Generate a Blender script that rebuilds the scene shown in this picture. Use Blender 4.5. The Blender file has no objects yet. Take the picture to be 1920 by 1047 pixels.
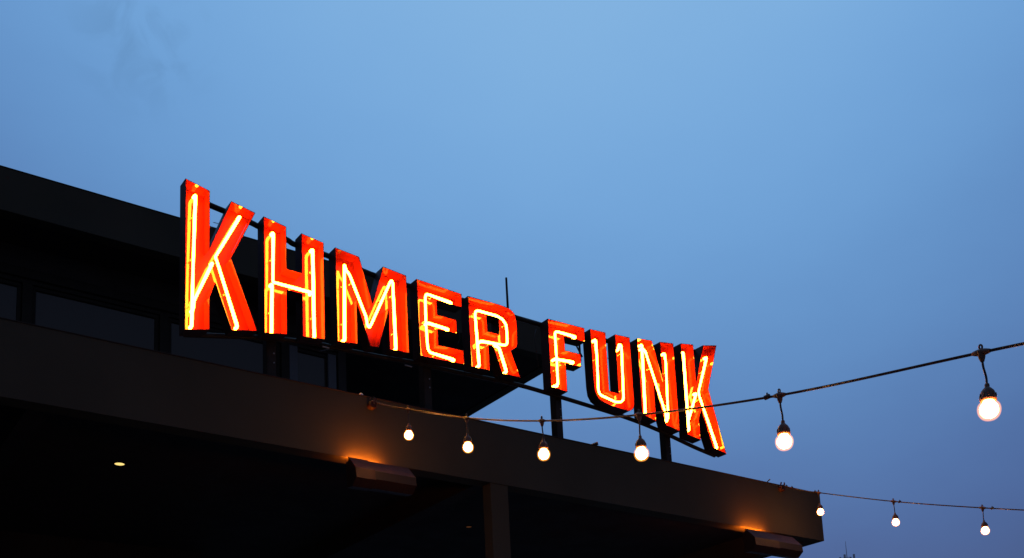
import bpy, bmesh, math, random
from mathutils import Vector, Matrix
from mathutils.geometry import tessellate_polygon
random.seed(4)
sc = bpy.context.scene
col = sc.collection

# ------------------------------------------------------------------ camera
EYE = Vector((0, 0, 1.6))
yaw, pitch, roll = math.radians(36.274), math.radians(9.733), math.radians(-2.680)
fwd = Vector((math.sin(yaw)*math.cos(pitch), math.cos(yaw)*math.cos(pitch), math.sin(pitch)))
r0 = Vector((math.cos(yaw), -math.sin(yaw), 0)); u0 = r0.cross(fwd)
rt = math.cos(roll)*r0 + math.sin(roll)*u0
up = -math.sin(roll)*r0 + math.cos(roll)*u0
cd = bpy.data.cameras.new('camera'); cam = bpy.data.objects.new('camera', cd); col.objects.link(cam)
cam.matrix_world = Matrix(((rt.x, up.x, -fwd.x, EYE.x), (rt.y, up.y, -fwd.y, EYE.y), (rt.z, up.z, -fwd.z, EYE.z), (0, 0, 0, 1)))
cd.sensor_width = 36; cd.lens = 37.892; cd.shift_y = 0.3467
cd.clip_start = 0.1; cd.clip_end = 5000
sc.camera = cam

# ------------------------------------------------------------------ world: overcast dusk sky
def srgb(r, g, b):
    f = lambda c: (c/255)/12.92 if c/255 <= .04045 else ((c/255+.055)/1.055)**2.4
    return (f(r), f(g), f(b), 1)
w = bpy.data.worlds.new('World'); sc.world = w; w.use_nodes = True
nt = w.node_tree; N = nt.nodes; Lk = nt.links
for n in list(N): N.remove(n)
def nd(t, **k):
    n = N.new(t)
    for a, b in k.items(): setattr(n, a, b)
    return n
def vmath(op, a, b=None):
    n = nd('ShaderNodeVectorMath', operation=op); Lk.new(a, n.inputs[0])
    if b is not None: n.inputs[1].default_value = b
    return n
def fmath(op, a, b=None):
    n = nd('ShaderNodeMath', operation=op)
    for i, x in enumerate((a, b)):
        if x is None: continue
        if isinstance(x, (int, float)): n.inputs[i].default_value = x
        else: Lk.new(x, n.inputs[i])
    return n.outputs[0]
tc = nd('ShaderNodeTexCoord')
az, el = math.radians(42.5), math.radians(52)         # where the last light is strongest
cx = Vector((math.sin(az)*math.cos(el), math.cos(az)*math.cos(el), math.sin(el)))
ax = Vector((math.cos(az), -math.sin(az), 0))
dl = vmath('SUBTRACT', tc.outputs['Generated'], cx)
ln = vmath('LENGTH', dl.outputs[0]).outputs['Value']
da = vmath('DOT_PRODUCT', dl.outputs[0], ax).outputs['Value']
s2 = fmath('SUBTRACT', fmath('MULTIPLY', ln, ln), fmath('MULTIPLY', fmath('MULTIPLY', da, da), .0))
s = fmath('SQRT', s2)
cl = nd('ShaderNodeTexNoise'); cl.inputs['Scale'].default_value = 3.2; cl.inputs['Detail'].default_value = 5; cl.inputs['Roughness'].default_value = .5
mpc = nd('ShaderNodeMapping'); mpc.inputs['Scale'].default_value = (1, 1, 2.2)
Lk.new(tc.outputs['Generated'], mpc.inputs[0]); Lk.new(mpc.outputs[0], cl.inputs[0])
s = fmath('ADD', s, fmath('MULTIPLY', fmath('SUBTRACT', cl.outputs['Fac'], .5), .11))
rp = nd('ShaderNodeValToRGB'); Lk.new(fmath('MULTIPLY', s, 1/1.4), rp.inputs[0])
cr = rp.color_ramp; cr.interpolation = 'B_SPLINE'
stops = [(0, (136,182,226)), (.2, (131,179,224)), (.3, (121,171,221)), (.4, (110,160,213)), (.5, (98,144,198)), (.6, (85,122,176)),
         (.7, (71,97,150)), (.8, (66,82,122)), (1.1, (66,78,108)), (1.4, (66,76,102))]
cr.elements[0].position = 0; cr.elements[0].color = srgb(*stops[0][1])
cr.elements[1].position = 1; cr.elements[1].color = srgb(*stops[-1][1])
for p_, c_ in stops[1:-1]:
    e = cr.elements.new(p_/1.4); e.color = srgb(*c_)
# one thin darker cloud wisp high on the left
wd = Vector((0.0, 0.0, 1.0))
WISP = rt*((265-960)/2020.9) - up*((62-1189.2)/2020.9) + fwd
WISP.normalize()
wl = vmath('LENGTH', vmath('SUBTRACT', tc.outputs['Generated'], WISP).outputs[0]).outputs['Value']
wm = nd('ShaderNodeMapRange', interpolation_type='SMOOTHSTEP'); Lk.new(wl, wm.inputs[0])
wm.inputs[1].default_value = .0; wm.inputs[2].default_value = .075; wm.inputs[3].default_value = 1; wm.inputs[4].default_value = 0
wn = nd('ShaderNodeTexNoise'); wn.inputs['Scale'].default_value = 26; wn.inputs['Detail'].default_value = 4; wn.inputs['Distortion'].default_value = .8
Lk.new(tc.outputs['Generated'], wn.inputs[0])
wr = nd('ShaderNodeMapRange', interpolation_type='SMOOTHSTEP'); Lk.new(wn.outputs['Fac'], wr.inputs[0])
wr.inputs[1].default_value = .46; wr.inputs[2].default_value = .66; wr.inputs[3].default_value = 0; wr.inputs[4].default_value = .14
wk = fmath('SUBTRACT', 1.0, fmath('MULTIPLY', wm.outputs[0], wr.outputs[0]))
sky = nd('ShaderNodeTexSky', sky_type='NISHITA'); sky.sun_disc = False
sky.sun_elevation = math.radians(1.0); sky.sun_rotation = az
sk = vmath('SCALE', sky.outputs[0]); sk.inputs['Scale'].default_value = .004
gr = vmath('SCALE', rp.outputs[0]); Lk.new(wk, gr.inputs['Scale'])
sm = nd('ShaderNodeVectorMath', operation='ADD'); Lk.new(sk.outputs[0], sm.inputs[0]); Lk.new(gr.outputs[0], sm.inputs[1])
bg = nd('ShaderNodeBackground'); Lk.new(sm.outputs[0], bg.inputs[0]); bg.inputs[1].default_value = 1.0
wo = nd('ShaderNodeOutputWorld'); Lk.new(bg.outputs[0], wo.inputs[0])

# faint last light, wide and almost without direction
sd = bpy.data.lights.new('sun', 'SUN'); sd.energy = 0.02; sd.angle = math.radians(40); sd.color = (1, .85, .75)
so = bpy.data.objects.new('sun', sd); col.objects.link(so)
so.rotation_euler = (math.radians(78), 0, -az + math.pi)

sc.view_settings.view_transform = 'Standard'; sc.view_settings.look = 'None'
sc.view_settings.exposure = 0; sc.view_settings.gamma = 1; sc.view_settings.use_curve_mapping = False
sc.cycles.max_bounces = 8; sc.cycles.diffuse_bounces = 4; sc.cycles.glossy_bounces = 4; sc.cycles.transparent_max_bounces = 8
sc.cycles.sample_clamp_indirect = 6.0

# ------------------------------------------------------------------ materials
def mat(name, base=(.05,.05,.05), rough=.6, metal=0, coat=0, coat_rough=.05, spec=.5, vary=.0, vscale=8, bump=0, bscale=60, stretch=(1,1,1), base2=None):
    m = bpy.data.materials.new(name); m.use_nodes = True
    t = m.node_tree; b = t.nodes['Principled BSDF']
    b.inputs['Base Color'].default_value = (*base, 1); b.inputs['Roughness'].default_value = rough; b.inputs['Metallic'].default_value = metal
    b.inputs['Coat Weight'].default_value = coat; b.inputs['Coat Roughness'].default_value = coat_rough; b.inputs['Specular IOR Level'].default_value = spec
    tcn = t.nodes.new('ShaderNodeTexCoord'); mp = t.nodes.new('ShaderNodeMapping'); mp.inputs['Scale'].default_value = stretch
    t.links.new(tcn.outputs['Object'], mp.inputs[0])
    if vary:
        n = t.nodes.new('ShaderNodeTexNoise'); n.inputs['Scale'].default_value = vscale; n.inputs['Detail'].default_value = 6
        t.links.new(mp.outputs[0], n.inputs[0])
        mx = t.nodes.new('ShaderNodeMix'); mx.data_type = 'RGBA'
        b2 = base2 or tuple(c*(1-vary) for c in base)
        mx.inputs[6].default_value = (*[c*(1+vary) for c in base], 1); mx.inputs[7].default_value = (*b2, 1)
        rr = t.nodes.new('ShaderNodeMapRange'); rr.inputs[1].default_value = .3; rr.inputs[2].default_value = .7
        t.links.new(n.outputs['Fac'], rr.inputs[0]); t.links.new(rr.outputs[0], mx.inputs[0]); t.links.new(mx.outputs[2], b.inputs['Base Color'])
        r2 = t.nodes.new('ShaderNodeMapRange'); r2.inputs[3].default_value = max(.02, rough*.8); r2.inputs[4].default_value = min(1, rough*1.25)
        t.links.new(n.outputs['Fac'], r2.inputs[0]); t.links.new(r2.outputs[0], b.inputs['Roughness'])
    if bump:
        n2 = t.nodes.new('ShaderNodeTexNoise'); n2.inputs['Scale'].default_value = bscale; n2.inputs['Detail'].default_value = 3
        t.links.new(mp.outputs[0], n2.inputs[0])
        bp = t.nodes.new('ShaderNodeBump'); bp.inputs['Strength'].default_value = bump; bp.inputs['Distance'].default_value = .01
        t.links.new(n2.outputs['Fac'], bp.inputs['Height']); t.links.new(bp.outputs[0], b.inputs['Normal'])
        if coat: t.links.new(bp.outputs[0], b.inputs['Coat Normal'])
    return m
def emis(name, c, s_):
    m = bpy.data.materials.new(name); m.use_nodes = True; t = m.node_tree
    for n in list(t.nodes): t.nodes.remove(n)
    e = t.nodes.new('ShaderNodeEmission'); e.inputs[0].default_value = (*c, 1); e.inputs[1].default_value = s_
    o = t.nodes.new('ShaderNodeOutputMaterial'); t.links.new(e.outputs[0], o.inputs[0])
    return m
M_fascia = mat('fascia_paint', (.078,.068,.045), .7, spec=.15, vary=.10, vscale=1.3, bump=.12, bscale=220)
M_soffit = mat('soffit_board', (.03,.02,.015), .8, vary=.15, vscale=3)
M_roof = mat('roof_membrane', (.08,.08,.08), .9, vary=.2, vscale=2)
M_wall = mat('dark_render', (.04,.032,.025), .85, vary=.12, vscale=2.5, bump=.2, bscale=90)
M_frame = mat('window_aluminium', (.028,.022,.015), .6, spec=.2, vary=.1, vscale=6)
M_glass = mat('window_glass', (.06,.052,.038), .05, spec=.55)
M_red = mat('red_enamel', (.33,.0115,.0003), .6, spec=0, coat=1.0, coat_rough=.045, vary=.06, vscale=5, bump=.012, bscale=14)
M_case = mat('black_enamel', (.050,.018,.009), .5, spec=.3, vary=.2, vscale=12)
M_steel = mat('painted_steel', (.040,.027,.017), .5, spec=.25, vary=.2, vscale=9, bump=.1, bscale=120)
M_galv = mat('galvanised_steel', (.42,.43,.44), .45, metal=.3, vary=.15, vscale=10)
M_neon = emis('neon_gas', (1.0, .42, .022), 56)
M_tubeglass = mat('clear_glass_stub', (.75,.55,.35), .15, spec=.6)
M_elec = mat('electrode_boot', (.05,.03,.025), .45)
M_wire = mat('rubber_cable', (.042,.026,.020), .38, vary=.2, vscale=30)
M_rubber = mat('socket_rubber', (.17,.08,.045), .5, vary=.2, vscale=40, bump=.2, bscale=150)
M_bulb = emis('bulb_glow', (1.0, .38, .11), 80)
M_halo = bpy.data.materials.new('bulb_halo_volume'); M_halo.use_nodes = True
t = M_halo.node_tree; t.nodes.clear()
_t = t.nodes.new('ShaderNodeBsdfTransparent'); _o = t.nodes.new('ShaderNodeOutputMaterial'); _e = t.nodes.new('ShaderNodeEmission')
_e.inputs[0].default_value = (1, .34, .05, 1); _e.inputs[1].default_value = 30      # added halo: orange emission filling the oversized glass envelope
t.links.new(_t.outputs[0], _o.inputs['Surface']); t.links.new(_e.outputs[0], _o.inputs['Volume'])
M_flood = emis('amber_lamp', (1.0, .20, .010), 125)
M_down = emis('warm_downlight', (1.0, .72, .22), 1.2)
M_down2 = emis('dim_downlight', (1.0, .36, .14), .06)
M_ground = mat('asphalt', (.05,.05,.05), .9, vary=.3, vscale=3, bump=.3, bscale=80)
M_pave = mat('paving', (.16,.15,.14), .85, vary=.2, vscale=4)
M_white = mat('white_plastic', (.75,.75,.75), .4)

# ------------------------------------------------------------------ mesh helpers
class MB:
    def __init__(s): s.v = []; s.f = []; s.m = []; s.sm = []
    def add(s, vs, fs, mi=0, smooth=False):
        o = len(s.v); s.v += [tuple(v) for v in vs]
        for f in fs: s.f.append(tuple(o+i for i in f)); s.m.append(mi); s.sm.append(smooth)
    def box(s, x0, x1, y0, y1, z0, z1, mi=0):
        vs = [(x, y, z) for z in (z0, z1) for y in (y0, y1) for x in (x0, x1)]
        s.add(vs, [(0,2,3,1), (4,5,7,6), (0,1,5,4), (2,6,7,3), (0,4,6,2), (1,3,7,5)], mi); return s
    def cbox(s, x0, x1, y0, y1, z0, z1, b, mi=0):
        # box with chamfered edges
        c = Vector(((x0+x1)/2, (y0+y1)/2, (z0+z1)/2)); h = Vector((abs(x1-x0)/2, abs(y1-y0)/2, abs(z1-z0)/2))
        bm = bmesh.new(); bmesh.ops.create_cube(bm, size=2)
        for v in bm.verts: v.co = Vector((v.co.x*h.x, v.co.y*h.y, v.co.z*h.z)) + c
        bmesh.ops.bevel(bm, geom=bm.edges[:], offset=b, segments=2, affect='EDGES')
        bm.verts.index_update(); s.add([v.co for v in bm.verts], [[v.index for v in f.verts] for f in bm.faces], mi); bm.free(); return s
    def tube(s, pts, r, seg=10, mi=0, caps=True):
        pts = [Vector(p) for p in pts]; n = len(pts); rs = r if isinstance(r, (list, tuple)) else [r]*n
        vs = []; prev = None
        for i, p in enumerate(pts):
            d = (pts[min(i+1, n-1)] - pts[max(i-1, 0)])
            if d.length < 1e-9: d = Vector((0, 0, 1))
            d.normalize()
            if prev is None:
                a = Vector((0, 0, 1)) if abs(d.z) < .9 else Vector((0, 1, 0))
                u = d.cross(a).normalized()
            else:
                u = (prev - d*prev.dot(d)).normalized()
            prev = u; v_ = d.cross(u)
            for k in range(seg):
                t_ = 2*math.pi*k/seg
                vs.append(p + (u*math.cos(t_) + v_*math.sin(t_))*rs[i])
        fs = [(i*seg+k, i*seg+(k+1) % seg, (i+1)*seg+(k+1) % seg, (i+1)*seg+k) for i in range(n-1) for k in range(seg)]
        s.add(vs, fs, mi, True)
        if caps:
            s.add(vs[:seg], [tuple(range(seg))[::-1]], mi); s.add(vs[-seg:], [tuple(range(seg))], mi)
        return s
    def lathe(s, prof, c=(0, 0, 0), seg=20, mi=0, smooth=True):
        vs = []
        for r, z_ in prof:
            for k in range(seg):
                t_ = 2*math.pi*k/seg; vs.append((c[0]+r*math.cos(t_), c[1]+r*math.sin(t_), c[2]+z_))
        fs = [(i*seg+k, i*seg+(k+1) % seg, (i+1)*seg+(k+1) % seg, (i+1)*seg+k) for i in range(len(prof)-1) for k in range(seg)]
        s.add(vs, fs, mi, smooth); return s
    def build(s, name, mats, parent=None):
        off = parent_loc(parent)
        me = bpy.data.meshes.new(name); me.from_pydata([(x-off.x, y-off.y, z-off.z) for x, y, z in s.v], [], s.f)
        if not isinstance(mats, (list, tuple)): mats = [mats]
        for m_ in mats: me.materials.append(m_)
        me.polygons.foreach_set('material_index', s.m); me.polygons.foreach_set('use_smooth', s.sm)
        bm = bmesh.new(); bm.from_mesh(me); bmesh.ops.recalc_face_normals(bm, faces=bm.faces[:]); bm.to_mesh(me); bm.free()
        me.update()
        o = bpy.data.objects.new(name, me); col.objects.link(o)
        if parent: o.parent = parent
        return o
def parent_loc(p):
    v = Vector((0, 0, 0))
    while p is not None: v += p.location; p = p.parent
    return v
def empty(name, loc, parent=None):
    o = bpy.data.objects.new(name, None); o.empty_display_size = .2; col.objects.link(o)
    o.location = Vector(loc) - parent_loc(parent)
    if parent: o.parent = parent
    return o
def tag(o, label=None, cat=None, group=None, kind=None):
    if label: o['label'] = label
    if cat: o['category'] = cat
    if group: o['group'] = group
    if kind: o['kind'] = kind
    return o
def rounded(pts, rad, n=5):
    # rounds the corners of a polyline
    pts = [Vector(p) for p in pts]; out = [pts[0]]
    for i in range(1, len(pts)-1):
        a, b, c = pts[i-1], pts[i], pts[i+1]
        r = min(rad, (a-b).length*.45, (c-b).length*.45)
        p0 = b + (a-b).normalized()*r; p1 = b + (c-b).normalized()*r
        for k in range(n+1):
            t_ = k/n; out.append(p0*(1-t_)**2 + b*2*t_*(1-t_) + p1*t_**2)
    out.append(pts[-1]); return out
def spline(pts, n=6):
    pts = [Vector(p) for p in pts]; out = []
    for i in range(len(pts)-1):
        p0, p1, p2, p3 = pts[max(i-1, 0)], pts[i], pts[i+1], pts[min(i+2, len(pts)-1)]
        for k in range(n):
            t_ = k/n
            out.append(.5*((2*p1) + (p2-p0)*t_ + (2*p0-5*p1+4*p2-p3)*t_*t_ + (3*p1-p0-3*p2+p3)*t_**3))
    out.append(pts[-1]); return out
def inset(loop, d):
    n = len(loop); out = []
    for i in range(n):
        a, b, c = Vector(loop[i-1]), Vector(loop[i]), Vector(loop[(i+1) % n])
        e1 = (b-a).normalized(); e2 = (c-b).normalized()
        n1 = Vector((-e1.y, e1.x)); n2 = Vector((-e2.y, e2.x))
        m_ = n1+n2
        if m_.length < 1e-6: m_ = n1
        m_.normalize(); k = d/max(.25, m_.dot(n1)); out.append(tuple(b+m_*k))
    return out
def area(l): return sum(l[i-1][0]*l[i][1]-l[i][0]*l[i-1][1] for i in range(len(l)))/2

# ------------------------------------------------------------------ sign data (metres, x along the facade and height)
LETTERS = [
    ('K', [[(2.571, 6.547), (2.763, 6.506), (2.763, 6.029), (2.936, 6.475), (3.134, 6.437), (2.936, 5.988), (3.146, 5.436), (2.936, 5.393), (2.807, 5.745), (2.763, 5.612), (2.763, 5.355), (2.571, 5.308)]],
     [[(2.667, 6.458), (2.651, 5.865), (2.642, 5.385)], [(3.023, 6.391), (2.824, 5.992), (2.837, 5.966), (3.0, 5.466)], [(2.801, 5.932), (2.662, 5.595), (2.65, 5.516)]]),
    ('H', [[(3.203, 6.429), (3.397, 6.399), (3.397, 6.034), (3.529, 6.032), (3.529, 6.381), (3.728, 6.355), (3.728, 5.504), (3.529, 5.482), (3.529, 5.85), (3.397, 5.847), (3.397, 5.468), (3.203, 5.435)]],
     [[(3.306, 6.336), (3.3, 5.924), (3.305, 5.912), (3.322, 5.913), (3.631, 5.911)], [(3.292, 5.887), (3.284, 5.479)], [(3.652, 6.291), (3.654, 5.524)]]),
    ('M', [[(3.831, 6.345), (4.055, 6.325), (4.174, 5.934), (4.283, 6.301), (4.511, 6.28), (4.518, 5.566), (4.327, 5.558), (4.329, 5.921), (4.223, 5.55), (4.142, 5.543), (4.023, 5.904), (4.024, 5.534), (3.838, 5.514)]],
     [[(3.929, 5.576), (3.941, 6.249), (3.957, 6.195), (3.986, 6.17), (4.137, 5.82), (4.144, 5.758), (4.161, 5.733), (4.181, 5.767), (4.381, 6.21), (4.394, 6.225), (4.404, 6.206), (4.415, 5.643), (4.416, 5.606)]]),
    ('E', [[(4.614, 6.278), (5.083, 6.26), (5.083, 6.128), (4.817, 6.127), (4.817, 5.995), (5.018, 5.996), (5.018, 5.863), (4.817, 5.856), (4.817, 5.712), (5.083, 5.721), (5.083, 5.587), (4.629, 5.567)]],
     [[(4.999, 6.175), (4.76, 6.193), (4.739, 6.187), (4.731, 6.161), (4.726, 5.923), (4.738, 5.678), (4.758, 5.648), (5.005, 5.635)], [(4.75, 5.92), (4.954, 5.91)]]),
    ('R', [[(5.15, 6.259), (5.484, 6.265), (5.566, 6.261), (5.628, 6.248), (5.669, 6.217), (5.687, 6.162), (5.691, 6.09), (5.686, 5.922), (5.674, 5.889), (5.648, 5.863), (5.605, 5.838), (5.704, 5.595), (5.496, 5.593), (5.412, 5.834), (5.357, 5.832), (5.36, 5.59), (5.158, 5.585)], [(5.349, 6.123), (5.482, 6.126), (5.481, 5.972), (5.353, 5.968)]],
     [[(5.278, 5.644), (5.257, 6.13), (5.264, 6.16), (5.289, 6.174), (5.493, 6.176), (5.565, 6.158), (5.604, 6.108), (5.608, 5.946), (5.599, 5.919), (5.572, 5.904), (5.53, 5.901), (5.315, 5.882)], [(5.472, 5.874), (5.508, 5.864), (5.579, 5.652)]]),
    ('F', [[(6.06, 6.267), (6.514, 6.281), (6.514, 6.136), (6.253, 6.128), (6.253, 5.99), (6.444, 5.995), (6.444, 5.863), (6.253, 5.858), (6.253, 5.57), (6.06, 5.581)]],
     [[(6.433, 6.191), (6.216, 6.192), (6.19, 6.186), (6.181, 6.16), (6.185, 5.887), (6.183, 5.664), (6.168, 5.628), (6.149, 5.626)], [(6.171, 5.902), (6.388, 5.92)]]),
    ('U', [[(6.587, 6.29), (6.787, 6.301), (6.786, 5.692), (6.91, 5.689), (6.913, 6.312), (7.11, 6.325), (7.114, 5.648), (7.11, 5.599), (7.087, 5.558), (7.033, 5.528), (6.936, 5.529), (6.805, 5.539), (6.7, 5.557), (6.638, 5.587), (6.604, 5.641), (6.594, 5.723)]],
     [[(6.694, 6.215), (6.699, 6.041), (6.69, 5.705), (6.696, 5.673), (6.721, 5.649), (6.909, 5.617), (6.976, 5.629), (7.012, 5.66), (7.019, 5.695), (7.036, 6.229), (7.022, 6.249), (7.003, 6.241), (6.992, 6.193)]]),
    ('N', [[(7.213, 6.34), (7.417, 6.365), (7.534, 5.966), (7.534, 6.378), (7.726, 6.406), (7.726, 5.442), (7.534, 5.474), (7.4, 5.932), (7.4, 5.489), (7.213, 5.529)]],
     [[(7.32, 6.309), (7.303, 5.577)], [(7.331, 6.273), (7.365, 6.248), (7.583, 5.647), (7.603, 5.557)], [(7.637, 6.287), (7.647, 6.194), (7.624, 5.633), (7.613, 5.576)]]),
    ('K', [[(7.835, 6.431), (8.023, 6.462), (8.023, 6.022), (8.171, 6.488), (8.385, 6.537), (8.201, 5.998), (8.401, 5.309), (8.201, 5.352), (8.068, 5.734), (8.023, 5.64), (8.023, 5.399), (7.835, 5.427)]],
     [[(7.916, 6.363), (7.911, 5.511)], [(8.268, 6.386), (8.103, 5.97), (8.104, 5.933), (8.314, 5.385)], [(8.063, 5.937), (7.919, 5.624)]]),
]
BOTTOM_RAIL = [(2.616, 5.34), (2.846, 5.386), (3.248, 5.464), (3.665, 5.52), (3.921, 5.528), (4.269, 5.541), (4.665, 5.566), (5.173, 5.576), (5.752, 5.595), (6.194, 5.58), (6.61, 5.559), (7.096, 5.53), (7.545, 5.476), (8.059, 5.38), (8.376, 5.333)]
TOP_RAIL = [(2.64, 6.507), (2.819, 6.477), (2.94, 6.462), (3.158, 6.432), (3.228, 6.417), (3.466, 6.376), (3.539, 6.354), (3.824, 6.341), (4.238, 6.287), (4.631, 6.279), (5.265, 6.292), (5.936, 6.269), (6.393, 6.282), (6.939, 6.304), (7.538, 6.374), (8.248, 6.489)]
# ------------------------------------------------------------------ ground
g = MB().box(-400, 600, -300, 900, -.5, 0).build('ground', M_ground); tag(g, kind='structure')
p = MB().box(-8, 9.66, 5.2, 12.6, 0, .12).build('pavement', M_pave); tag(p, kind='structure')

# ------------------------------------------------------------------ building
YF, ZT, ZB, XE = 7.27, 5.002, 4.464, 9.665
bld = empty('restaurant_building', (2, 9, 0))
tag(bld, 'dark two-storey flat-roofed building with deep fascia beams carrying the neon sign', 'building')
XL = -7.0
f_ = MB()
f_.box(XL, XE, YF, YF+.15, ZB, ZT)
f_.build('canopy_fascia', M_fascia, bld)
MB().box(XE-.15, XE, YF+.152, 12.4, ZB, ZT).build('canopy_end_beam', M_fascia, bld)
MB().box(XL, XE-.152, YF+.152, 12.4, 4.74, 4.86).build('canopy_soffit', M_soffit, bld)
MB().box(XL, XE-.152, YF+.152, 12.4, 4.862, 4.90).build('canopy_deck', M_roof, bld)
MB().box(XL, XE, 12.402, 12.55, ZB, ZT).build('canopy_rear_beam', M_fascia, bld)
for x in (5.184, -5.9):
    MB().box(x, x+.183, YF+.006, YF+.125, .12, ZB-.001).build('column', M_fascia, bld)
for x in (5.20, 1.5, -2.2, -5.9, 8.9):
    MB().box(x, x+.16, 12.2, 12.36, .12, 4.735).build('rear_column', M_fascia, bld)
for x in (5.20, 1.52, -2.18):
    MB().box(x, x+.15, YF+.154, 12.395, 4.52, 4.738).build('cross_beam', M_soffit, bld)
# ground floor wall set back under the canopy, on the left
MB().box(XL, 4.2, 11.6, 11.8, .12, 4.738).build('lower_wall', M_wall, bld)

# upper storey
YR, RB, RT, RX = 10.0, 7.348, 7.777, 8.37
YW = 10.60
MB().box(XL, RX, YR, YR+.14, RB, RT).build('roof_fascia', M_fascia, bld)
MB().box(RX-.14, RX, YR+.142, 14.0, RB, RT).build('roof_end_beam', M_fascia, bld)
MB().box(XL, RX-.142, YR+.142, 14.0, RB+.012, RB+.1).build('roof_soffit', M_soffit, bld)
MB().box(XL, RX-.142, YR+.142, 14.0, RT-.12, RT-.05).build('roof_deck', M_roof, bld)
ZH1, ZH0 = 7.13, 6.985
MB().box(XL, 5.46, YW, YW+.15, ZH1, RB+.010).build('upper_wall', M_wall, bld)
hb = MB(); hb.box(XL, 5.46, YW-.03, YW+.12, ZH0+.045, ZH1-.002); hb.box(XL, 5.46, YW+.0, YW+.12, ZH0, ZH0+.043)
hb.build('window_header', M_frame, bld)
MB().box(XL, RX-.2, 13.7, 13.9, 4.902, RB+.010).build('upper_back_wall', M_wall, bld)
MB().box(5.46, 5.56, YW-.01, 13.69, 4.902, RB+.008).build('upper_side_wall', M_wall, bld)
MB().box(XL, 5.458, YW-.02, YW+.13, 4.902, 5.02).build('window_sill_beam', M_wall, bld)
mull = [-3.27, -1.92, -.58, .76, 2.10, 3.44, 4.80]
for x in mull:
    MB().box(x-.045, x+.045, YW-.01, YW+.10, 5.022, ZH0-.002).build('mullion', M_frame, bld)
edges = [XL] + mull + [5.46]
for a, b in zip(edges[:-1], edges[1:]):
    a_ = a+.05; b_ = b-.05
    wf = MB(); t_ = .035
    wf.box(a_, b_, YW+.02, YW+.07, ZH0-.04, ZH0-.004); wf.box(a_, b_, YW+.02, YW+.07, 5.024, 5.06)
    wf.box(a_, a_+t_, YW+.022, YW+.068, 5.061, ZH0-.041); wf.box(b_-t_, b_, YW+.022, YW+.068, 5.061, ZH0-.041)
    win = wf.build('window', M_frame, bld)
    MB().box(a_+t_+.001, b_-t_-.001, YW+.04, YW+.048, 5.062, ZH0-.042).build('pane', M_glass, win)
# curtain-wall end posts
MB().box(5.33, 5.43, YW-.012, YW+.019, 5.022, ZH0-.002).build('end_trim', mat('grey_trim', (.11,.11,.115), .5), bld)
MB().box(4.852, 4.95, YW-.008, YW+.015, 5.022, ZH0-.002).build('end_trim', mat('grey_trim', (.11,.11,.115), .5), bld)
# thin metal drip flashing along both fascia tops
MB().box(XL, XE+.004, YF-.006, YF+.16, ZT+.001, ZT+.007).build('coping', M_steel, bld)
MB().box(XL, RX+.004, YR-.006, YR+.15, RT+.001, RT+.007).build('coping', M_steel, bld)

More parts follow.
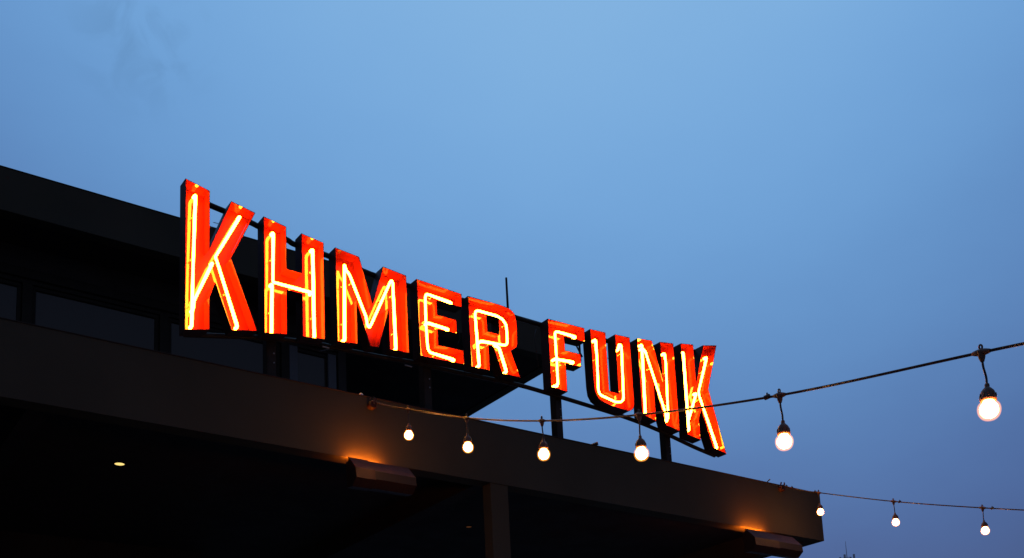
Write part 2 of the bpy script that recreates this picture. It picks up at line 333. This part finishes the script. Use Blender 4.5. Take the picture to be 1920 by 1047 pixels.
# ------------------------------------------------------------------ neon sign
YS, DEP = 7.45, .12
sign = empty('neon_sign', (5.5, 7.6, 4.9))
tag(sign, 'big red neon letter sign reading KHMER FUNK on a steel frame above the canopy fascia', 'neon sign')
names = ['tall first letter K with red channel and white neon', 'letter H', 'letter M', 'letter E', 'letter R', 'letter F', 'letter U', 'letter N', 'last letter K at the far end']
def radii(path):
    d = [0]
    for i in range(1, len(path)): d.append(d[-1]+(path[i]-path[i-1]).length)
    return [.0125 if min(q, d[-1]-q) < .10 else .0098 for q in d]
def make_letter(ch, loops, tubes, label):
    L0 = [list(l) for l in loops]
    if area(L0[0]) < 0: L0[0].reverse()
    for h in L0[1:]:
        if area(h) > 0: h.reverse()
    xs = [p_[0] for p_ in L0[0]]; zs = [p_[1] for p_ in L0[0]]
    lt = empty('letter', (sum(xs)/len(xs), YS+.06, min(zs)), sign); lt['label'] = label
    inn = [inset(l, .0045) for l in L0]
    c = MB()
    yb = YS+DEP
    for lo, li in zip(L0, inn):
        n = len(lo)
        vs = [(x, YS, z) for x, z in lo] + [(x, yb, z) for x, z in lo]
        c.add(vs, [(i, (i+1) % n, n+(i+1) % n, n+i) for i in range(n)], 0)
        vs = [(x, YS, z) for x, z in lo] + [(x, YS, z) for x, z in li]
        c.add(vs, [(i, (i+1) % n, n+(i+1) % n, n+i) for i in range(n)], 2)
        vs = [(x, YS, z) for x, z in li] + [(x, yb-.002, z) for x, z in li]
        c.add(vs, [(i, (i+1) % n, n+(i+1) % n, n+i) for i in range(n)], 1)
        vs = [(x, yb, z) for x, z in lo] + [(x, yb-.002, z) for x, z in li]
        c.add(vs, [(i, (i+1) % n, n+(i+1) % n, n+i) for i in range(n)], 0)
    me_obj = c.build('side_return', [M_case, M_red, M_case], lt)
    # back panel
    pin = [inset(l, .0055) for l in L0]
    flat = [p_ for l in pin for p_ in l]
    tri = tessellate_polygon([[Vector((x, z, 0)) for x, z in l] for l in pin])
    bp_ = MB()
    bp_.add([(x, yb-.008, z) for x, z in flat], tri, 0)
    bp_.add([(x, yb-.003, z) for x, z in flat], tri, 1)
    k0 = 0
    for l in pin:
        n = len(l); vs = [(x, yb-.008, z) for x, z in l] + [(x, yb-.003, z) for x, z in l]
        bp_.add(vs, [(i, (i+1) % n, n+(i+1) % n, n+i) for i in range(n)], 1)
    bp_.build('back_panel', [M_red, M_case], lt)
    YT = YS+.05
    for tb in tubes:
        p3 = [Vector((x, YT, z)) for x, z in tb]
        # the ends turn back through the panel
        d0 = (p3[0]-p3[1]).normalized()*.006; d1 = (p3[-1]-p3[-2]).normalized()*.006
        p3 = [p3[0]+d0+Vector((0, .045, 0))] + [p3[0]+d0] + p3[1:-1] + [p3[-1]+d1, p3[-1]+d1+Vector((0, .045, 0))]
        def near(a, c):
            u = (c-a); return [a+u.normalized()*.052, a+u.normalized()*.058] if u.length > .12 else []
        p3x = p3[:2] + near(p3[1], p3[2]) + p3[2:-2] + near(p3[-2], p3[-3])[::-1] + p3[-2:]
        path = rounded(p3x, .016, 5)
        MB().tube(path, radii(path), 10).build('neon_tube', M_neon, lt)
        for e_ in (p3[0], p3[-1]):
            MB().tube([e_+Vector((0, .022, 0)), e_+Vector((0, .060, 0))], .0150, 10).build('electrode', M_elec, lt)
        # small glass stand-offs along the tube
        q = p3[1:-1]; tot = sum((q[i+1]-q[i]).length for i in range(len(q)-1))
        n_s = max(1, int(tot/.34))
        for k in range(n_s):
            want = tot*(k+.5)/n_s + random.uniform(-.03, .03); acc = 0
            for i in range(len(q)-1):
                sl = (q[i+1]-q[i]).length
                if acc+sl >= want:
                    c_ = q[i].lerp(q[i+1], (want-acc)/sl); dd = (q[i+1]-q[i]).normalized(); break
                acc += sl
            else: continue
            sp = MB(); side = Vector((dd.z, 0, -dd.x))
            sp.tube([c_+Vector((0, .010, 0)), c_+Vector((0, .060, 0))], .0032, 8)
            sp.tube([c_+side*.010+Vector((0, .004, 0)), c_+Vector((0, .012, 0)), c_-side*.010+Vector((0, .004, 0))], .0025, 6)
            sp.tube([c_+Vector((0, .056, 0)), c_+Vector((0, .0615, 0))], .007, 8)
            sp.build('tube_support', M_tubeglass, lt)
    return lt
for (ch, loops, tubes), nm in zip(LETTERS, names): make_letter(ch, loops, tubes, nm)
YRL = YS+DEP+.024
MB().tube(spline([(x, YRL, z) for x, z in BOTTOM_RAIL], 4), .0205, 12).build('bottom_rail', M_steel, sign)
MB().tube(spline([(x, YRL, z) for x, z in TOP_RAIL], 4), .0225, 12).build('top_rail', M_steel, sign)
def rail_z(x, R_):
    for (a, za), (b, zb) in zip(R_[:-1], R_[1:]):
        if a <= x <= b: return za+(zb-za)*(x-a)/(b-a)
    return R_[-1][1]
YP = YRL+.026
for xc in (3.336, 4.800, 6.277, 7.716):
    pm = MB(); pm.cbox(xc-.042, xc+.042, YP, YP+.084, 4.912, rail_z(xc, TOP_RAIL)+.01, .006)
    ps = pm.build('post', M_steel, sign)
    MB().box(xc-.09, xc+.09, YP-.05, YP+.134, 4.901, 4.911).build('base_plate', M_steel, ps)
    for zz in (.06, .14):
        MB().tube([(xc+.018, YP-.006, rail_z(xc, BOTTOM_RAIL)-.05-zz), (xc+.018, YP+.001, rail_z(xc, BOTTOM_RAIL)-.05-zz)], .006, 8).build('bolt', M_galv, ps)
for xc, z0 in ((3.565, 6.18), (6.585, 6.02)):
    MB().box(xc-.011, xc+.011, YRL+.022, YRL+.03, z0, rail_z(xc, TOP_RAIL)).build('hanger_strap', M_steel, sign)
# braces
MB().tube([(6.46, YRL+.01, 6.27), (6.60, YRL+.01, 6.06)], .008, 8).build('brace', M_steel, sign)
for xa, xb, za in ((3.75, 3.81, 5.49), (4.53, 4.60, 5.50)):
    MB().tube([(xa, YS+.10, za), (xb, YS+.10, za-.002)], .006, 8).build('clamp_bar', M_galv, sign)
# high-tension leads looping behind the letters
def lead(pts, r=.003): MB().tube(spline(pts, 6), r, 6).build('lead_wire', M_wire, sign)
lead([(5.06, YS+.13, 6.00), (5.11, YS+.12, 5.97), (5.125, YS+.12, 5.90), (5.11, YS+.13, 5.84)])
lead([(6.02, YS+.13, 6.21), (5.97, YS+.10, 6.09), (5.985, YS+.10, 5.93), (6.03, YS+.13, 5.80)])
lead([(2.84, YS+.13, 6.33), (2.95, YS+.13, 6.335), (3.05, YS+.13, 6.34)], .0025)
lead([(7.00, YS+.13, 6.12), (6.93, YS+.12, 6.10), (6.86, YS+.13, 6.12)])
lead([(3.62, YS+.12, 5.47), (3.70, YS+.08, 5.43), (3.78, YS+.08, 5.46), (3.86, YS+.12, 5.49)])
lead([(8.20, YRL, 5.36), (8.30, YRL-.03, 5.315), (8.37, YRL, 5.33)], .004)

# ------------------------------------------------------------------ string lights
H1 = [Vector(v) for v in ((4.034,6.698,4.707), (3.922,5.746,4.292), (3.806,4.786,3.926), (3.678,3.825,3.610), (3.568,2.840,3.340), (3.438,1.859,3.119))]
H2 = [Vector(v) for v in ((9.020,6.796,4.793), (8.923,5.874,4.435), (8.829,4.942,4.110))]
def cable(pts, label, cat='cable', r=.0031):
    e_ = empty('light_cable', pts[0]); tag(e_, label, cat, 'cables of the string lights')
    a = MB(); path = spline(pts, 10)
    a.tube([p_+Vector((0, 0, .0024)) for p_ in path], r, 8)
    a.tube([p_+Vector((.001, 0, -.0028)) for p_ in path], r*.9, 8)
    a.build('cable', M_wire, e_)
    return e_
c1 = cable([Vector((4.062,7.235,4.955)), Vector((4.05,7.0,4.838))] + H1 + [Vector((3.309,.878,2.90)), Vector((3.18,-.10,2.75)), Vector((3.05,-1.08,2.66))],
           'long dark cable of the near string, crossing the last letter K to the right edge')
c2 = cable([Vector((9.012,7.235,4.992)), Vector((9.018,7.05,4.898))] + H2 + [Vector((8.735,4.01,3.81)), Vector((8.64,3.08,3.54)), Vector((8.54,2.15,3.30))],
           'thin dark cable of the far string of bulbs leaving the right end of the fascia')
def clip(p_, par):
    m_ = MB(); m_.tube([p_+Vector((0, -.012, 0)), p_+Vector((0, .012, 0))], .011, 8); m_.tube([p_+Vector((0, 0, .004)), p_+Vector((.002, 0, .020))], [.007, .003], 6)
    m_.build('cable_tie', M_wire, par)
clip(H1[4].lerp(H1[3], .075), c1); clip(H2[0].lerp(Vector((9.012,7.235,4.992)), .10), c2); clip(H2[1].lerp(H2[2], .075), c2); clip(H2[2].lerp(Vector((8.735,4.01,3.81)), .10), c2)
clip(Vector((9.016,7.20,4.975)), c2); clip(Vector((9.018,7.13,4.94)), c2)
def make_lamp(h, d, sway, label, group):
    # h hook point, d cable direction, sway: sideways offset of the bulb
    d = d.normalized(); T = empty('hanging_bulb', h); tag(T, label, 'light bulb', group)
    m_ = MB()
    m_.tube([h-d*.036, h-d*.030, h-d*.014, h+d*.014, h+d*.030, h+d*.036], [.0065, .0085, .0120, .0120, .0085, .0065], 10)
    side = Vector((0, 0, 1))
    m_.tube([h+Vector((0,0,.004)), h+Vector((0,0,-.020)), h+Vector((0,0,-.030)), h+Vector((0,0,-.034))], [.014, .0115, .008, .0068], 10)
    m_.build('connector', M_rubber, T)
    lp = MB(); n = 12
    ring = [h + d*(.0062*math.cos(2*math.pi*k/n)) + Vector((0,0,.0195+.0085*math.sin(2*math.pi*k/n))) for k in range(n+1)]
    lp.tube(ring, .0034, 6, caps=False); lp.build('hang_loop', M_rubber, T)
    b = h + Vector((sway[0], sway[1], -.118))      # top of the socket
    q = spline([h+Vector((0,0,-.030)), h+Vector((sway[0]*.1, sway[1]*.1, -.055)), h+Vector((sway[0]*1.1, sway[1]*1.1, -.088)), b+Vector((0,0,.004))], 5)
    MB().tube(q, .0041, 8).build('cord', M_wire, T)
    tilt = empty_rot = Matrix.Rotation(sway[2], 3, 'Y')
    s_ = MB()
    s_.lathe([(.0001,.004), (.0075,.004), (.0085,-.002), (.0080,-.008), (.013,-.013), (.0215,-.023), (.0255,-.035), (.0262,-.046), (.0275,-.047), (.0282,-.056), (.0255,-.058), (.0250,-.060), (.0001,-.060)], (0,0,0), 20)
    for k in range(10):
        a_ = 2*math.pi*k/10; ca, sa = math.cos(a_), math.sin(a_)
        s_.tube([(.0262*ca,.0262*sa,-.034), (.0278*ca,.0278*sa,-.047)], .0018, 5)
    s_.v = [tuple(tilt @ Vector(v_) + b) for v_ in s_.v]; s_.build('socket', M_rubber, T)
    k_ = .029
    prof = [(.0155,-.052), (.0165,-.058), (.0205,-.066), (.0262,-.075)]
    for i in range(9):
        a_ = math.radians(30 - i*15); prof.append((.0312*math.cos(a_)+.0*i, -.0905+.0312*math.sin(a_)))
    prof = [(r_, z_) for r_, z_ in prof if r_ > .0005] + [(.0002, -.1218)]
    core = MB(); core.lathe([(r_*.97, (z_+.0905)*.97-.0905) for r_, z_ in prof], (0,0,0), 20); core.v = [tuple(tilt @ Vector(v_) + b) for v_ in core.v]
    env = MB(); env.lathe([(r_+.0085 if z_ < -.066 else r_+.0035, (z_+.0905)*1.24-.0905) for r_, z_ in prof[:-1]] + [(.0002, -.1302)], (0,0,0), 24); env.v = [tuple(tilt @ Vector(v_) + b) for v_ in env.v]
    bb = env.build('bulb', M_halo, T)  # shell widened around the core to hold the added halo glow
    core.build('glow_core', M_bulb, bb)
lab1 = ['small lit bulb below the letter E, closest to the fascia floodlight glow',
        'lit bulb in front of the fascia below the letter R, second along the near string',
        'lit bulb in front of the fascia below the letter F, left of its post',
        'lit bulb hanging against the fascia edge below the letter N',
        'larger lit bulb hanging against the sky just right of the last letter K',
        'largest lit bulb, hanging against the sky near the right edge']
sw1 = [(.002,0,.02), (.0,.0,.0), (.004,0,.03), (-.002,.0,-.02), (.006,0,.03), (.010,.0,.07)]
for i, h in enumerate(H1):
    d = H1[min(i+1, 5)]-H1[max(i-1, 0)]
    make_lamp(h, d, sw1[i], lab1[i], 'bulbs of the near string lights')
lab2 = ['tiny lit bulb hanging over the right end corner of the fascia', 'small lit bulb in the low right sky, middle of the far string',
        'small lit bulb low at the right, rightmost of the far string']
sw2 = [(.0,.0,.0), (.003,0,.03), (-.004,0,-.04)]
for i, h in enumerate(H2):
    d = H2[min(i+1, 2)]-H2[max(i-1, 0)]
    make_lamp(h, d, sw2[i], lab2[i], 'bulbs of the far string lights')

# junction boxes where the cables start
def jbox(c, lab):
    e_ = empty('cable_anchor', c); tag(e_, lab, 'cable anchor', 'cable anchors on the fascia')
    b_ = MB(); b_.tube([c+Vector((0,.028,0)), c+Vector((0,-.012,0)), c+Vector((0,-.02,0))], [.036, .036, .028], 16); b_.build('round_box', M_case, e_)
    k = MB(); k.tube([c+Vector((0,-.02,.0)), c+Vector((0,-.035,.03)), c+Vector((0,-.03,.055))], .006, 8); k.tube([c+Vector((-.025,.0,.03)), c+Vector((-.02,-.01,.06))], .008, 8); k.tube([c+Vector((.03,0,.03)), c+Vector((.03,-.01,.058))], .008, 8)
    k.build('hook', M_wire, e_)
jbox(Vector((4.03,7.24,4.93)), 'round black cable anchor on the fascia top below the letter M')
jbox(Vector((9.00,7.24,4.965)), 'round black cable anchor near the right end of the fascia top')
# small stubs on the fascia top
o = MB().tube([(6.385,7.31,5.012), (6.425,7.255,5.028)], .016, 10).build('pipe_stub', M_wire); tag(o, 'short black pipe stub lying on the fascia top below the letter U', 'pipe stub')
o = MB().tube([(8.83,7.30,5.0), (8.832,7.29,5.03), (8.85,7.27,5.05)], .006, 8).build('metal_hook', M_wire); tag(o, 'tiny dark hook on the fascia top left of the far cable anchor', 'hook')
o = MB().lathe([(.0001,.022), (.010,.020), (.018,.012), (.021,0), (.021,-.006)], (3.955,7.29,5.010), 14).build('plastic_cap', M_white); tag(o, 'small white plastic cap on the fascia top below the letter M', 'cap')

# ------------------------------------------------------------------ floodlights under the fascia
def flood(x0, z0, lab, lx0, lx1):
    e_ = empty('floodlight', (x0+.2, 7.2, z0)); tag(e_, lab, 'floodlight', 'floodlights under the fascia edge')
    # wedge housing: profile in the YZ plane
    def wedge(xa, xb, prof):
        m_ = MB(); n = len(prof)
        m_.add([(xa, y, z) for y, z in prof] + [(xb, y, z) for y, z in prof], [tuple(range(n)), tuple(range(2*n-1, n-1, -1))] + [(i, (i+1) % n, n+(i+1) % n, n+i) for i in range(n)])
        return m_
    P_ = [(7.10, z0+.035), (7.092, z0-.035), (7.16, z0-.09), (7.25, z0-.08), (7.262, z0+.12), (7.222, z0+.12), (7.222, z0+.150), (7.214, z0+.150)]
    hs = wedge(x0+.03, x0+.40, P_); hs.m[2] = 1; hs.build('housing', [M_case, mat('housing_grey', (.030,.024,.020), .6, spec=.2)], e_)
    wedge(lx0-.02, x0+.029, [(y-.004, z+(.004 if z > z0 else -.008)) for y, z in P_]).build('end_cap', M_case, e_)
    MB().box(lx0, lx1, 7.224, 7.263, z0+.126, z0+.128).build('lens', M_flood, e_)
    MB().tube([(x0-.075, 7.20, z0+.03), (x0-.08, 7.30, z0+.10), (x0-.08, 7.30, ZB-.002)], .007, 8).build('bracket_arm', M_galv, e_)
    MB().tube([(x0+.40, 7.20, z0+.05), (x0+.40, 7.31, z0+.09), (x0+.40, 7.31, ZB-.002)], .010, 8).build('bracket_arm', M_steel, e_)
flood(3.93, 4.29, 'dark wedge floodlight under the fascia at left, washing it orange below the letter M', 3.81, 4.09)
flood(8.66, 4.27, 'grey wedge floodlight hanging under the right end of the fascia', 8.34, 8.66)

# ------------------------------------------------------------------ downlights in the soffit
def down(x, y, m_, lab, r_=.040):
    e_ = empty('downlight', (x, y, 4.735)); tag(e_, lab, 'downlight', 'downlights in the canopy soffit')
    MB().lathe([(r_,-.002), (r_+.002,-.006), (r_+.012,-.006), (r_+.013,.002)], (x, y, 4.738), 24).build('trim_ring', M_frame, e_)
    MB().lathe([(.0001,-.003), (r_,-.003)], (x, y, 4.738), 24).build('lens', m_, e_)
down(2.558, 9.02, M_down, 'lit yellow downlight disc in the dark soffit at lower left')
down(6.35, 9.35, M_down2, 'dim reddish downlight under the canopy left of the column', .03)

# ------------------------------------------------------------------ lightning rod
o = empty('lightning_rod', (7.965, 10.6, 7.75)); tag(o, 'thin upright metal rod standing on the upper roof above the letter R', 'rod')
MB().tube([(7.965,10.6,7.70), (7.960,10.6,8.2), (7.957,10.6,8.652)], [.017,.016,.014], 8).build('rod', M_steel, o)
MB().box(7.92, 8.01, 10.555, 10.645, 7.728, 7.745).build('base_plate', M_steel, o)

# ------------------------------------------------------------------ far lattice tower
def tower():
    dx, dy = .8283, .5997; dist = 320.0
    c = Vector((dx, dy, 0))*dist; top = 1.6 + .2396*dist
    T = empty('telecom_tower', (c.x, c.y, 0)); tag(T, 'far grey telecom mast rising behind the low right skyline', 'tower')
    side = Vector((dy, -dx, 0)).normalized(); dep = Vector((dx, dy, 0)).normalized()
    zt = top - 5.2
    m_ = MB()
    leg = lambda a, b, z: c + side*(a*(1.1+(zt-z)*.055)) + dep*(b*(1.1+(zt-z)*.055)) + Vector((0, 0, z))
    for a in (-1, 1):
        for b in (-1, 1): m_.tube([leg(a, b, 0), leg(a, b, zt)], .16, 6)
    m_.build('legs', M_tower, T)
    br = MB(); z = 4
    while z < zt:
        z2 = min(z+2.4, zt)
        for s1, s2 in (((-1,-1),(1,-1)), ((1,-1),(1,1)), ((1,1),(-1,1)), ((-1,1),(-1,-1))):
            br.tube([leg(*s1, z), leg(*s2, z2)], .09, 5); br.tube([leg(*s2, z), leg(*s1, z2)], .09, 5); br.tube([leg(*s1, z2), leg(*s2, z2)], .09, 5)
        z = z2
    br.build('lattice', M_tower, T)
    MB().tube([c+Vector((0,0,zt-1)), c+Vector((0,0,top))], [.14,.05], 6).build('spire', M_tower, T)
    for a, zz in ((-1.9, zt-.4), (2.0, zt+.1), (-2.6, zt-4.4), (-.6, zt+.3)):
        q = c+side*a+Vector((0,0,zz)); MB().box(q.x-.25, q.x+.25, q.y-.2, q.y+.2, q.z-1.0, q.z+.9).build('panel_antenna', M_tower, T)
    for a, zz in ((-2.2, zt-3.6), (2.1, zt-6.5)):
        q = c+side*a+Vector((0,0,zz)); MB().tube([q, q-dep*.5], [.7,.8], 14).build('dish', M_tower, T)
    MB().tube([c+side*2.6+Vector((0,0,zt-10)), c+side*2.6+Vector((0,0,zt-3))], .07, 6).build('whip_antenna', M_tower, T)
M_tower = mat('tower_hazed_grey', (.62,.62,.66), .5)  # steel grey lightened, distance haze put into its colour
tower()
